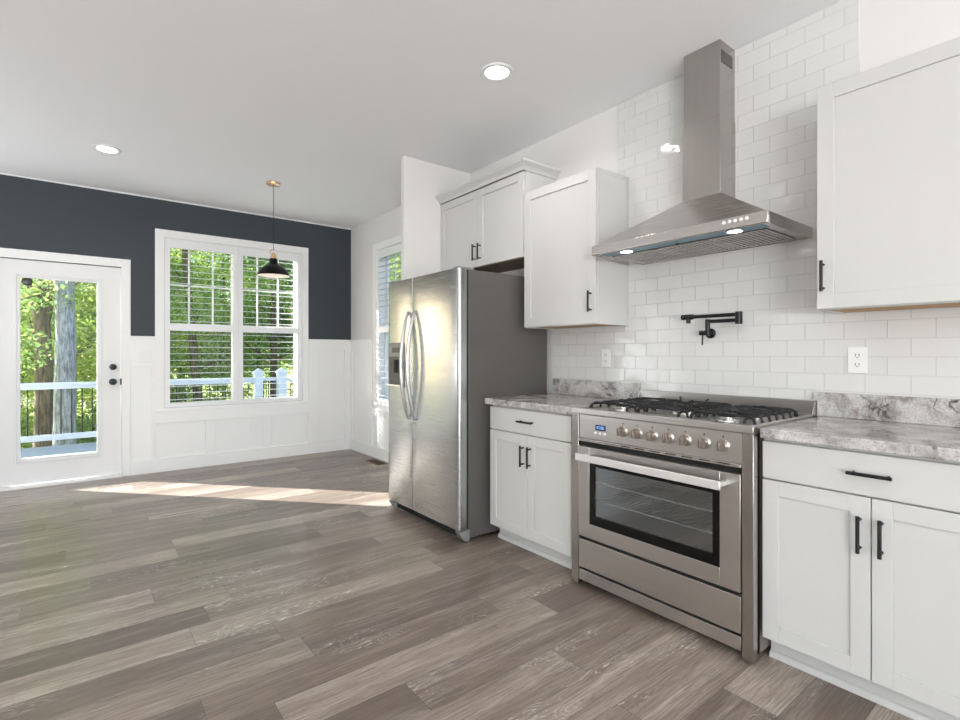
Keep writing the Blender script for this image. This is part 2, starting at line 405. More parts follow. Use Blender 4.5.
# right wall with its window opening
VY0, VY1 = 4.05, 5.38
b = MB()
b.box(0, .15, YF, VY0, 0, H).box(0, .15, VY1, YW, 0, H).box(0, .15, VY0, VY1, 0, WZ0).box(0, .15, VY0, VY1, WZ1, H)
struct(b.build('wall_right', M['wall'], smooth=False), 'warm white painted wall behind the cabinets', 'wall')
# left and front walls: behind or beside the camera, with openings added for the fill lights
b = MB()
for y0, y1 in ((YF, -2.8), (-.2, YW)): b.box(XL - .15, XL, y0, y1, 0, H)
for y0, y1 in ((-2.8, -.2),): b.box(XL - .15, XL, y0, y1, 0, .35).box(XL - .15, XL, y0, y1, 2.35, H)
struct(b.build('wall_left', M['wall'], smooth=False))
b = MB()
for x0, x1 in ((XL, -6.2), (-4.1, -2.2), (-1.1, .15)): b.box(x0, x1, YF - .15, YF, 0, H)
for x0, x1 in ((-6.2, -4.1), (-2.2, -1.1)): b.box(x0, x1, YF - .15, YF, 0, .3).box(x0, x1, YF - .15, YF, 2.35, H)
struct(b.build('wall_front', M['wall'], smooth=False))
struct(MB().box(-6.12, -4.18, YW + .10, YW + .13, .33, 2.37).build('fill_opening_cover', M['trim'], smooth=False), 'white panel closing the opening added for the fill light', 'window')  # added out of view, keeps sun out of the opening behind the fill light
# stub wall beside the fridge
struct(MB().box(-0.668, -0.0005, 3.574, 3.630, 0, H).build('wall_stub', M['wall'], bevel=.006), 'short white wall end beyond the fridge', 'wall')
# tile on the kitchen wall: high field behind the hood, low field under the cabinets
b = MB(); T = .008
b.box(-T, -.0003, .735, 2.015, 1.38, H - .001).box(-T, -.0003, -1.2, 2.60, .915, 1.38)
struct(b.build('wall_tile', M['tile'], smooth=False), 'glossy white subway tile backsplash', 'wall tile')
# wainscot
b = MB()
for x0, x1 in ((-4.15, DX0 - .07), (DX1 + .07, WX0 - .078), (WX1 + .072, 0)): b.box(x0, x1, YW - .006, YW, 0, 1.37)
b.box(WX0 - .078, WX1 + .072, YW - .006, YW, 0, .625)
struct(b.build('trim_1', M['trim'], smooth=False), 'white wainscot backing panel', 'wainscot')
b = MB(); y0, y1 = YW - .024, YW - .006
b.box(DX1 + .07, -2.112, y0, y1, 1.078, 1.365).box(-2.147, -2.112, y0, y1, .135, 1.078)
b.box(-2.112, -.55, y0, y1, .495, .625)
for x0, x1 in ((-1.658, -1.562), (-1.08, -.985)): b.box(x0, x1, y0, y1, .135, .495)
b.box(-.55, -.427, y0, y1, .135, 1.25).box(-.55, 0, y0, y1, 1.25, 1.365).box(-.094, -.02, y0, y1, .135, 1.25)
b.box(-4.15, DX0 - .07, y0, y1, 1.25, 1.365)
b.box(DX1 + .07, -2.112, y0 - .008, y1, 1.365, 1.38).box(-.55, 0, y0 - .008, y1, 1.365, 1.38).box(-4.15, DX0 - .07, y0 - .008, y1, 1.365, 1.38)
struct(b.build('trim_2', M['trim'], bevel=.0015), 'white wainscot battens and chair rail on the window wall', 'wainscot')
b = MB(); b.box(XL, DX0 - .07, YW - .03, YW - .006, 0, .135).box(DX1 + .07, 0, YW - .03, YW - .006, 0, .135)
struct(b.build('baseboard_back', M['trim'], bevel=.003), 'white baseboard along the window wall', 'baseboard')
# right wall wainscot in the dining nook
b = MB(); b.box(-.006, 0, VY1 + .078, YW - .006, 0, 1.37).box(-.006, 0, 3.632, VY1 + .078, 0, .625)
struct(b.build('trim_3', M['trim'], smooth=False))
b = MB(); b.box(-.024, -.006, 5.46, YW - .024, 1.25, 1.365).box(-.024, -.006, 5.46, 5.54, .135, 1.25).box(-.024, -.006, 6.0, YW - .024, .135, 1.25)
b.box(-.032, -.006, 5.46, YW - .024, 1.365, 1.38)
b.box(-.024, -.006, 3.70, 5.46, .50, .56)
struct(b.build('trim_4', M['trim'], bevel=.0015), 'white wainscot battens on the nook side wall', 'wainscot')
b = MB(); b.box(-.03, -.006, 3.70, YW - .03, 0, .135)
struct(b.build('baseboard_right', M['trim'], bevel=.003), 'white baseboard along the nook side wall', 'baseboard')
# thin white line where wall and ceiling meet above the navy paint
struct(MB().box(XL, 0, YW - .004, YW, H - .012, H).build('trim_5', M['trim'], smooth=False))

# ------------------------------------------------------------------ door
def frame_boxes(b, a0, a1, z0, z1, w, put, bottom=True, top=True):
    put(b, a0, a0 + w, z0, z1); put(b, a1 - w, a1, z0, z1)
    if top: put(b, a0 + w, a1 - w, z1 - w, z1)
    if bottom: put(b, a0 + w, a1 - w, z0, z0 + w)
dr = thing('door_1', (-2.853, YW + .03, 0), 'white back door with one tall glass pane', 'door', kind='structure')
b = MB()
b.box(DX0 - .075, DX0, YW - .018, YW, 0, DZ + .08).box(DX1, DX1 + .072, YW - .018, YW, 0, DZ + .08).box(DX0, DX1, YW - .018, YW, DZ, DZ + .08)
b.build('casing', M['trim'], dr, bevel=.003)
b = MB(); b.box(DX0, DX0 + .012, YW, YW + .15, .02, DZ).box(DX1 - .003, DX1, YW, YW + .15, .02, DZ).box(DX0, DX1, YW + .1, YW + .15, DZ - .006, DZ)
b.build('jamb', M['trim'], dr)
GX0, GX1, GZ0, GZ1 = -3.133, -2.584, .262, 1.885
b = MB(); b.box(DX0 + .014, GX0 - .03, YW + .006, YW + .05, .03, DZ - .006).box(GX1 + .03, DX1 - .006, YW + .006, YW + .05, .03, DZ - .006)
b.box(GX0 - .03, GX1 + .03, YW + .006, YW + .05, .03, GZ0 - .03).box(GX0 - .03, GX1 + .03, YW + .006, YW + .05, GZ1 + .03, DZ - .006)
b.build('slab', M['door'], dr)
b = MB()
frame_boxes(b, GX0 - .04, GX1 + .04, GZ0 - .04, GZ1 + .04, .018, lambda b, a, c, z0, z1: b.box(a, c, YW - .006, YW + .055, z0, z1))
frame_boxes(b, GX0 - .022, GX1 + .022, GZ0 - .022, GZ1 + .022, .022, lambda b, a, c, z0, z1: b.box(a, c, YW + .002, YW + .05, z0, z1))
b.build('glazing_frame', M['door'], dr, bevel=.003)
MB().box(GX0 - .005, GX1 + .005, YW + .024, YW + .03, GZ0 - .005, GZ1 + .005).build('pane', M['glass'], dr)
b = MB(); b.box(DX0, DX1, YW - .05, YW + .15, 0, .022); lab(b.build('threshold', M['plate'], dr, bevel=.004), 'pale threshold')
for nm, z, r in (('deadbolt', 1.075, .030), ('knob', .930, .032)):
    b = MB(); b.lathe((-2.459, YW + .006, z), [(0, .0), (r, 0), (r, .008), (r * .5, .012), (r * .45, .03), (r * .75, .036), (r * .86, .048), (r * .75, .06), (0, .064)], (0, -1, 0))
    lab(b.build(nm, M['black'], dr), 'black ' + nm)
lab(MB().box(DX1 - .012, DX1 + .001, YW - .004, YW + .006, .90, .96).build('strike_plate', M['black'], dr), 'black strike plate')
b = MB(); b.lathe((-3.087, YW + .0235, 1.855), [(0, 0), (.038, 0), (.040, .006), (.036, .012), (.02, .016), (0, .017)], (0, -1, 0))
lab(b.build('suction_cup', M['dark_plastic'], dr), 'dark round suction cup on the glass')

# ------------------------------------------------------------------ windows and shutters
def put_back(b, a0, a1, z0, z1, d0, d1): b.box(a0, a1, YW + d0, YW + d1, z0, z1)
def put_right(b, a0, a1, z0, z1, d0, d1): b.box(d0, d1, a0, a1, z0, z1)
def window(name, loc, a0, a1, z0, z1, put, label, units):
    w = thing(name, loc, label, 'window', kind='structure')
    b = MB()
    put(b, a0 - .078, a0, z0 - .02, z1 + .08, -.018, 0); put(b, a1, a1 + .072, z0 - .02, z1 + .08, -.018, 0); put(b, a0, a1, z1, z1 + .08, -.018, 0)
    put(b, a0 - .078, a1 + .072, z0 - .035, z0 - .012, -.03, 0)
    b.build('casing', M['trim'], w, bevel=.002)
    b = MB(); put(b, a0, a0 + .012, z0, z1, 0, .15); put(b, a1 - .012, a1, z0, z1, 0, .15); put(b, a0, a1, z0 - .012, z0, -.018, .15); put(b, a0 + .012, a1 - .012, z1 - .012, z1, 0, .15)
    b.build('jamb', M['trim'], w)
    n = len(units)
    for (u0, u1) in units:
        b = MB(); zm = (z0 + z1) / 2 - .02; s = .045
        for q0, q1, d in ((zm - .02, z1 - .012, .105), (z0, zm + .02, .085)):
            put(b, u0, u0 + s, q0, q1, d, d + .03); put(b, u1 - s, u1, q0, q1, d, d + .03)
            put(b, u0 + s, u1 - s, q0, q0 + s, d, d + .03); put(b, u0 + s, u1 - s, q1 - s, q1, d, d + .03)
        b.build('sash', M['trim'], w)
        b = MB(); q0, q1 = zm + .02, z1 - .055; W = (u1 - u0)
        for k in (1, 2): put(b, u0 + W * k / 3 - .008, u0 + W * k / 3 + .008, q0, q1, .112, .124)
        put(b, u0 + s, u1 - s, (q0 + q1) / 2 - .008, (q0 + q1) / 2 + .008, .112, .124)
        b.build('muntins', M['trim'], w)
        b = MB(); put(b, u0 + s - .003, u1 - s + .003, zm + .02, z1 - .05, .118, .122); b.build('pane', M['glass'], w)
        b = MB(); put(b, u0 + s - .003, u1 - s + .003, z0 + .04, zm - .02, .098, .102); b.build('pane', M['glass'], w)
    return w
xm = -1.331
window('window_1', (-1.33, YW, WZ0), WX0, WX1, WZ0, WZ1, put_back, 'double window with open shutters on the dark wall', ((WX0 + .012, xm), (xm, WX1 - .012)))
window('window_2', (0, 4.7, WZ0), VY0, VY1, WZ0, WZ1, put_right, 'window on the nook side wall, half hidden by the fridge', ((VY0 + .012, (VY0 + VY1) / 2), ((VY0 + VY1) / 2, VY1 - .012)))

def shutter(name, loc, a0, a1, put, axis, label, group=None):
    """plantation shutter panel: stiles, three rails, two banks of level louvers"""
    s = thing(name, loc, label, 'shutter', group)
    z0, z1 = WZ0 + .003, WZ1 - .004; st = .050
    b = MB(); d0, d1 = -.008, .022
    put(b, a0, a0 + st, z0, z1, d0, d1); put(b, a1 - st, a1, z0, z1, d0, d1)
    put(b, a0 + st, a1 - st, z0, .692, d0, d1); put(b, a0 + st, a1 - st, 1.443, 1.512, d0, d1); put(b, a0 + st, a1 - st, 2.300, z1, d0, d1)
    b.build('frame', M['shutter'], s, bevel=.002)
    for q0, q1, nm in ((.692, 1.443, 11), (1.512, 2.300, 12)):
        b = MB(); pitch = (q1 - q0) / nm
        for k in range(nm):
            zc = q0 + pitch * (k + .5); tilt = R(2)
            prof = [(-.031, 0), (-.020, .0022), (0, .0032), (.020, .0022), (.031, 0), (.020, -.0022), (0, -.0032), (-.020, -.0022)]
            pts = [(p * math.cos(tilt) - q * math.sin(tilt), p * math.sin(tilt) + q * math.cos(tilt)) for p, q in prof]
            if axis == 0: f = lambda e: (lambda p, q: (e, YW + .007 + p, zc + q))
            else: f = lambda e: (lambda p, q: (.007 + p, e, zc + q))
            b.prism(pts, f(a0 + st + .002), f(a1 - st - .002))
        b.build('louvers', M['shutter'], s)
    b = MB()
    ae = a0 if 'west' in name else a0
    return s
shutter('window_shutter', (-1.68, YW, WZ0), WX0 + .003, xm - .001, put_back, 0, 'white louvered shutter panel nearer the glass door, on the dark wall window', 'shutters on the dark wall window')
shutter('window_shutter', (-.98, YW, WZ0), xm + .001, WX1 - .003, put_back, 0, 'white louvered shutter panel behind the black pendant lamp', 'shutters on the dark wall window')
shutter('window_shutter', (0, 5.05, WZ0), (VY0 + VY1) / 2 + .001, VY1 - .003, put_right, 1, 'sunlit white shutter panel on the nook side wall beside the fridge')
shutter('window_shutter', (0, 4.4, WZ0), VY0 + .003, (VY0 + VY1) / 2 - .001, put_right, 1, 'white shutter panel on the side wall window, mostly behind the fridge')

# ------------------------------------------------------------------ cabinets
def shaker(y0, y1, z0, z1, xf, st=.057, th=.02, inset=.008):
    b = MB()
    b.box(xf, xf + th, y0, y0 + st, z0, z1).box(xf, xf + th, y1 - st, y1, z0, z1)
    b.box(xf, xf + th, y0 + st, y1 - st, z0, z0 + st).box(xf, xf + th, y0 + st, y1 - st, z1 - st, z1)
    b.box(xf + inset, xf + th, y0 + st, y1 - st, z0 + st, z1 - st)
    return b
def pull(parent, y, z, xf, L=.135, vert=True):
    b = MB(); o = .030; r = .0062
    if vert:
        b.tube([(xf - o, y, z - L / 2), (xf - o, y, z + L / 2)], r)
        for dz in (-.048, .048): b.tube([(xf - o, y, z + dz), (xf + .002, y, z + dz)], .005, 10)
    else:
        b.tube([(xf - o, y - L / 2, z), (xf - o, y + L / 2, z)], r)
        for dy in (-.048, .048): b.tube([(xf - o, y + dy, z), (xf + .002, y + dy, z)], .005, 10)
    return lab(b.build('handle', M['black'], parent, bevel=.001), 'black bar handle')
XF = -.62
def base_cabinet(y0, y1, label):
    ym = (y0 + y1) / 2
    c = thing('base_cabinet', (-.3, ym, 0), label, 'cabinet')
    b = MB(); b.box(-.598, -.002, y0, y1, .105, .875); b.build('body', M['cab'], c, bevel=.001)
    b = MB(); b.box(-.535, -.05, y0 + .012, y1 - .0, 0, .105); b.prism([(0, 0), (-.016, 0), (-.016, .012), (-.010, .022), (0, .026)], lambda p, q: (-.535 + p, y0 + .012, q), lambda p, q: (-.535 + p, y1, q))
    b.build('toe_kick', M['cab'], c)
    d = MB().box(XF, XF + .02, y0 + .003, y1 - .003, .722, .864).build('drawer', M['cab'], c, bevel=.002); pull(d, ym, .796, XF, .125, False)
    d = shaker(y0 + .003, ym - .0018, .103, .716, XF).build('door', M['cab'], c, bevel=.0012); pull(d, ym - .030, .592, XF, .125)
    d = shaker(ym + .0018, y1 - .003, .103, .716, XF).build('door', M['cab'], c, bevel=.0012); pull(d, ym + .030, .592, XF, .125)
    return c
base_cabinet(1.853, 2.551, 'white two door base cabinet standing between the fridge and the range')
base_cabinet(.186, .882, 'large white base cabinet with two doors and a drawer, near side of the range')
def counter(y0, y1, label):
    b = MB(); b.box(-.645, -.008, y0, y1, .877, .915)
    return tag(b.build('countertop', M['granite'], bevel=.004), label, 'countertop')
counter(1.812, 2.575, 'short granite countertop beside the fridge')
counter(.10, .878, 'long grey veined granite countertop in the near corner by the range')
tag(MB().box(-.030, -.0082, 1.842, 2.56, .9155, 1.024).build('granite_upstand', M['granite'], bevel=.002), 'short granite upstand against the tile between fridge and range', 'backsplash')
tag(MB().box(-.030, -.0082, .10, .905, .9155, 1.024).build('granite_upstand', M['granite'], bevel=.002), 'granite upstand against the tile under the larger wall cabinet', 'backsplash')

XU = -.322
def upper(y0, y1, z0, z1, label, handle_y):
    c = thing('wall_cabinet', (-.15, (y0 + y1) / 2, z0), label, 'cabinet')
    b = MB(); b.box(-.300, -.0085, y0, y1, z0 + .012, z1)
    b.box(-.302, -.283, y0 - .003, y0 + .004, z0 + .0, z1).box(-.026, -.0085, y0 - .003, y0 + .004, z0, z1)
    b.box(-.283, -.026, y0 - .003, y0 + .004, z1 - .02, z1).box(-.283, -.026, y0 - .003, y0 + .004, z0, z0 + .02)
    b.box(-.300, -.285, y0, y1, z0, z0 + .012).box(-.283, -.010, y1 - .012, y1, z0, z0 + .012)
    b.build('body', M['cab'], c, bevel=.0012)
    lab(MB().box(-.284, -.010, y0 + .006, y1 - .013, z0 + .004, z0 + .0115).build('underside', M['wood_edge'], c), 'raw wood underside')
    d = shaker(y0 + .002, y1 - .002, z0 + .004, z1 - .002, XU, .060).build('door', M['cab'], c, bevel=.0012)
    pull(d, handle_y, z0 + .135, XU, .125)
    return c
upper(1.932, 2.548, 1.377, 2.300, 'single door white wall cabinet between the hood and the fridge', 1.968)
upper(.186, .794, 1.380, 2.294, 'large white wall cabinet near the camera, cut by the photo edge', .768)
# cabinet over the fridge
c = thing('fridge_cabinet', (-.15, 3.06, 1.86), 'white double door cabinet with crown moulding above the fridge', 'cabinet')
b = MB(); b.box(-.300, -.002, 2.552, 3.572, 1.872, 2.46)
b.build('body', M['cab'], c, bevel=.0015)
lab(MB().box(-.298, -.004, 2.554, 3.570, 1.864, 1.8718).build('underside', M['wood_dark'], c), 'stained wood underside')
d = shaker(2.556, 3.058, 1.868, 2.452, XU).build('door', M['cab'], c, bevel=.0012); pull(d, 3.028, 1.975, XU, .125)
d = shaker(3.062, 3.568, 1.868, 2.452, XU).build('door', M['cab'], c, bevel=.0012); pull(d, 3.092, 1.975, XU, .125)
# mitred crown: profile swept along front and side
prof = [(0, 0), (.010, 0), (.014, .012), (.030, .030), (.046, .040), (.052, .046), (.052, .060), (0, .060)]
b = MB(); z = 2.458; rings = []
for path in ('end', 'corner', 'back'):
    ring = []
    for p, q in prof:
        if path == 'end': ring.append((-.322 - p, 3.572, z + q))
        elif path == 'corner': ring.append((-.322 - p, 2.552 - p, z + q))
        else: ring.append((-.002, 2.552 - p, z + q))
    rings.append([b.bm.verts.new(v) for v in ring])
for i in range(2):
    for k in range(len(prof)): b.bm.faces.new((rings[i][k], rings[i][(k + 1) % len(prof)], rings[i + 1][(k + 1) % len(prof)], rings[i + 1][k]))
b.bm.faces.new(rings[0]); b.bm.faces.new(rings[2][::-1])
b.box(-.322, -.002, 2.552, 3.572, 2.505, 2.517)
b.build('crown_moulding', M['cab'], c, angle=25)

# ------------------------------------------------------------------ fridge
fr = thing('fridge', (-.42, 3.07, 0), 'stainless side by side fridge with bowed handles and grey side', 'fridge')
FY0, FY1, FS = 2.600, 3.541, 3.166
b = MB(); b.box(-.752, -.04, FY0 + .004, FY1 - .004, .02, 1.742)
lab(b.build('body', M['fridge_side'], fr, bevel=.004), 'plain grey painted body')
b = MB(); b.box(-.770, -.752, FY0 + .010, FY1 - .010, .085, 1.738); b.box(-.822, -.752, FS - .0029, FS + .0029, .09, 1.742); b.build('gasket', M['gap'], fr)
def fridge_door(y0, y1, r0, r1):
    xf, xb = -.833, -.770
    pts = [(xb, y0)]
    for k in range(7): a = math.pi / 2 * k / 6; pts.append((xf + r0 - r0 * math.sin(a), y0 + r0 * .9 - r0 * .9 * math.cos(a)))
    n = 8
    for k in range(1, n): t_ = k / n; pts.append((xf - .004 * math.sin(math.pi * t_), y0 + .9 * r0 + (y1 - y0 - .9 * (r0 + r1)) * t_))
    for k in range(7): a = math.pi / 2 * k / 6; pts.append((xf + r1 - r1 * math.cos(a), y1 - r1 * .9 + r1 * .9 * math.sin(a)))
    pts.append((xb, y1))
    return pts
for y0, y1 in ((FY0, FS - .003), (FS + .003, FY1)):
    pts = fridge_door(y0, y1, *((.024, .004) if y0 < FS else (.004, .024)))
    b = MB(); b.prism(pts, lambda p, q: (p, q, .085), lambda p, q: (p, q, 1.745))
    d = b.build('door', M['steel_fridge'], fr, bevel=.001, angle=50)
    yh = FS + .045 if y0 > FS else FS - .045
    P = []
    for k in range(25):
        t_ = k / 24; s_ = math.sin(math.pi * t_)
        P.append((-.842 - .058 * s_ ** .8, yh + (.012 if y0 > FS else -.012) * 0, .735 + .77 * t_))
    b = MB(); b.tube(P, [.008 + .006 * math.sin(math.pi * k / 24) ** .6 for k in range(25)], 14, (1.15, .8))
    b.tube([(-.83, yh, .745), (-.848, yh, .742)], .012); b.tube([(-.83, yh, 1.495), (-.848, yh, 1.498)], .012)
    b.build('handle', M['handle_grey'], d)
    if y0 > FS:
        b = MB(); frame_boxes(b, 3.27, 3.515, .955, 1.285, .012, lambda b, a, c_, z0, z1: b.box(-.841, -.832, a, c_, z0, z1))
        b.box(-.843, -.832, 3.282, 3.503, 1.18, 1.273)
        dsp = b.build('dispenser', M['grey_plastic'], d, bevel=.002)
        MB().box(-.8385, -.832, 3.282, 3.503, .967, 1.18).build('recess', M['dark_plastic'], dsp)
        b = MB(); b.box(-.846, -.838, 3.36, 3.42, 1.06, 1.16); b.build('paddle', M['gap'], dsp, bevel=.003)
        lab(MB().box(-.848, -.838, 3.285, 3.50, .957, .972).build('drip_tray', M['steel_bright'], dsp, bevel=.002), 'bright steel drip tray')
        lab(MB().box(-.8445, -.843, 3.33, 3.45, 1.21, 1.25).build('control_strip', M['dark_plastic'], dsp), 'dark control strip')
b = MB(); b.box(-.775, -.755, FY0 + .05, FY1 - .05, .02, .075)
for k in range(4): b.box(-.782, -.775, FY0 + .05, FY1 - .05, .022 + k * .013, .029 + k * .013)
lab(b.build('base_grille', M['gap'], fr), 'black slotted base grille')
for y0, y1 in ((FY0, FY0 + .055), (FY1 - .055, FY1)):
    b = MB(); b.prism([(-.745, .078), (-.825, .070), (-.80, .025), (-.77, .004), (-.745, .004)], lambda p, q: (p, y0, q), lambda p, q: (p, y1, q))
    b.build('foot', M['grey_plastic'], fr, bevel=.003)
for y0 in (FY0 + .012, FY1 - .072):
    b = MB(); b.box(-.825, -.70, y0, y0 + .06, 1.746, 1.757); b.box(-.74, -.70, y0, y0 + .06, 1.741, 1.748); b.build('hinge_cover', M['grey_plastic'], fr, bevel=.003)

# ------------------------------------------------------------------ range
rg = thing('range', (-.35, 1.345, 0), 'stainless gas range with wide oven window and seven knobs', 'range')
RY0, RY1 = .888, 1.803; XR = -.676
b = MB(); b.box(-.655, -.64, RY0, RY1, .035, .89); b.box(-.64, -.012, RY0, RY0 + .012, .035, .90).box(-.64, -.012, RY1 - .012, RY1, .035, .90)
b.box(-.64, -.012, RY0, RY1, .035, .06).box(-.03, -.012, RY0, RY1, .035, .90)
b2 = MB(); b2.box(-.64, -.012, RY0, RY0 + .003, .035, .895).box(-.64, -.012, RY1 - .003, RY1, .035, .895).box(-.64, -.02, RY0 + .003, RY1 - .003, .035, .06)
b2.box(-.03, -.012, RY0 + .003, RY1 - .003, .06, .895)
b.bm.free()
b2.build('body', M['range_side'], rg)
# black recess behind the front panels
b = MB(); b.box(-.655, -.640, RY0 + .04, RY1 - .04, .045, .265).box(-.655, -.640, RY0 + .04, RY1 - .04, .725, .89)
b.box(-.655, -.640, RY0 + .04, 1.0, .265, .725).box(-.655, -.640, 1.70, RY1 - .04, .265, .725)
b.build('chassis', M['gap'], rg)
for y0, y1 in ((RY0, RY0 + .043), (RY1 - .046, RY1)):
    MB().box(XR, -.62, y0, y1, .012, .8925).build('side_post', M['steel_v'], rg, bevel=.0015)
FA, FB = RY0 + .045, RY1 - .048
# top rail wrapping the cooktop edge
b = MB(); b.box(XR - .002, -.625, RY0, RY1, .893, .922); b.box(-.625, -.05, RY0, RY0 + .022, .893, .922).box(-.625, -.05, RY1 - .022, RY1, .893, .922)
b.build('cooktop_rim', M['steel_range'], rg, bevel=.002)
MB().box(-.625, -.05, RY0 + .022, RY1 - .022, .893, .910).build('cooktop', M['steel_h'], rg)
b = MB(); b.box(-.050, -.035, RY0, RY1 + .02, .893, .985); b.box(-.085, -.05, RY0, RY1, .893, .925)
for ye in (RY0, RY1 - .003 + .02): b.prism([(-.095, .923), (-.05, .985), (-.035, .985), (-.035, .923)], lambda p, q: (p, ye, q), lambda p, q: (p, ye + .003, q))
b.build('backguard', M['steel_plain'], rg, bevel=.0012)
# control panel
b = MB(); b.box(-.668, -.645, FA, FB, .770, .890); cp = b.build('control_panel', M['steel_range'], rg, bevel=.001)
b = MB(); b.box(-.682, -.645, FA, FB, .755, .769); b.build('control_lip', M['steel_h'], rg, bevel=.002)
for k in range(7):
    y = 1.475 - k * .0775; lab(MB().box(-.6825, -.680, y - .034, y + .016, .7612, .7655).build('vent_slot', M['gap'], rg), 'dark vent slot')
KY = (1.489, 1.409, 1.330, 1.250, 1.170, 1.087, 1.008)
for y in KY:
    k_ = MB().lathe((-.668, y, .832), [(0, 0), (.027, 0), (.027, .004), (.0225, .007), (.0215, .022), (.020, .025), (0, .0255)], (-1, 0, 0), 28).build('knob', M['knob'], rg)
    b = MB(); b.prism([(-.0055, -.0185), (.0055, -.0185), (.0055, .0185), (-.0055, .0185)], lambda p, q: (-.690, y + p, .832 + q), lambda p, q: (-.712, y + p * .8, .832 + q)); b.build('grip', M['knob_grip'], k_, bevel=.002)
    lab(MB().box(-.669, -.6685, y - .0025, y + .0025, .864, .871).build('mark', M['gap'], k_), 'small dark marking')
dp = MB().box(-.672, -.668, 1.592, 1.652, .818, .846).build('clock_display', M['display'], rg, bevel=.001)
b = MB()
for k, yy in enumerate((1.638, 1.628, 1.614, 1.604)):
    b.box(-.6726, -.6722, yy - .0035, yy + .0035, .826, .8275).box(-.6726, -.6722, yy - .0035, yy + .0035, .8375, .839).box(-.6726, -.6722, yy - .0035, yy - .0022, .826, .839)
    if k != 1: b.box(-.6726, -.6722, yy + .0022, yy + .0035, .826, .839)
lab(b.build('digits', M['digits'], dp), 'blue clock digits')
for y in (1.652, 1.625, 1.597): lab(MB().lathe((-.668, y, .803), [(.0065, 0), (.0065, .004), (.005, .006), (0, .006)], (-1, 0, 0), 16).build('button', M['plate'], rg), 'round white button')
# oven door
WY0, WY1, WZa, WZb = 1.017, 1.684, .340, .655
b = MB(); x0, x1 = XR - .004, -.646
b.box(x0, x1, FA + .002, WY0, .268, .728).box(x0, x1, WY1, FB - .002, .268, .728).box(x0, x1, WY0, WY1, .268, WZa).box(x0, x1, WY0, WY1, WZb, .728)
od = b.build('oven_door', M['steel_range'], rg, bevel=.0012)
b = MB(); b.box(-.678, -.660, WY0, WY0 + .030, WZa, WZb).box(-.678, -.660, WY1 - .030, WY1, WZa, WZb).box(-.678, -.660, WY0 + .03, WY1 - .03, WZa, WZa + .045).box(-.678, -.660, WY0 + .03, WY1 - .03, WZb - .02, WZb)
lab(b.build('window_frame', M['gloss_black'], od), 'black glass border')
MB().box(-.674, -.668, WY0 + .03, WY1 - .03, WZa + .045, WZb - .02).build('oven_window', M['oven_glass'], od)
b = MB(); xh = -.745
b.box(xh, xh + .012, .985, 1.722, .667, .702)
for y in (.998, 1.700): b.box(xh + .012, x0 + .001, y - .010, y + .010, .677, .693)
b.build('handle', M['handle_satin'], od, bevel=.003)
# oven cavity and racks
b = MB(); b.box(-.12, -.115, 1.0, 1.70, .28, .70).box(-.66, -.12, 1.0, 1.005, .28, .70).box(-.66, -.12, 1.695, 1.70, .28, .70).box(-.66, -.12, 1.005, 1.695, .28, .285).box(-.66, -.12, 1.005, 1.695, .695, .70)
lab(b.build('oven_cavity', M['enamel'], rg), 'grey enamel oven interior')
for z in (.455, .545):
    b = MB(); b.tube([(-.64, 1.01, z), (-.64, 1.69, z)], .004, 8).tube([(-.15, 1.01, z), (-.15, 1.69, z)], .004, 8)
    for k in range(24): b.tube([(-.64, 1.03 + k * .0279, z), (-.15, 1.03 + k * .0279, z)], .002, 6)
    lab(b.build('oven_rack', M['rack'], rg), 'wire oven rack')
MB().box(XR - .002, -.646, FA + .002, FB - .002, .107, .252).build('drawer', M['steel_range'], rg, bevel=.0012)
MB().box(XR, -.646, FA + .002, FB - .002, .040, .094).build('kick_panel', M['steel_range'], rg, bevel=.0012)
for x in (-.60, -.08):
    for y in (RY0 + .05, RY1 - .05): MB().lathe((x, y, 0), [(0, 0), (.018, 0), (.018, .036), (0, .036)], seg=16).build('foot', M['gap'], rg)
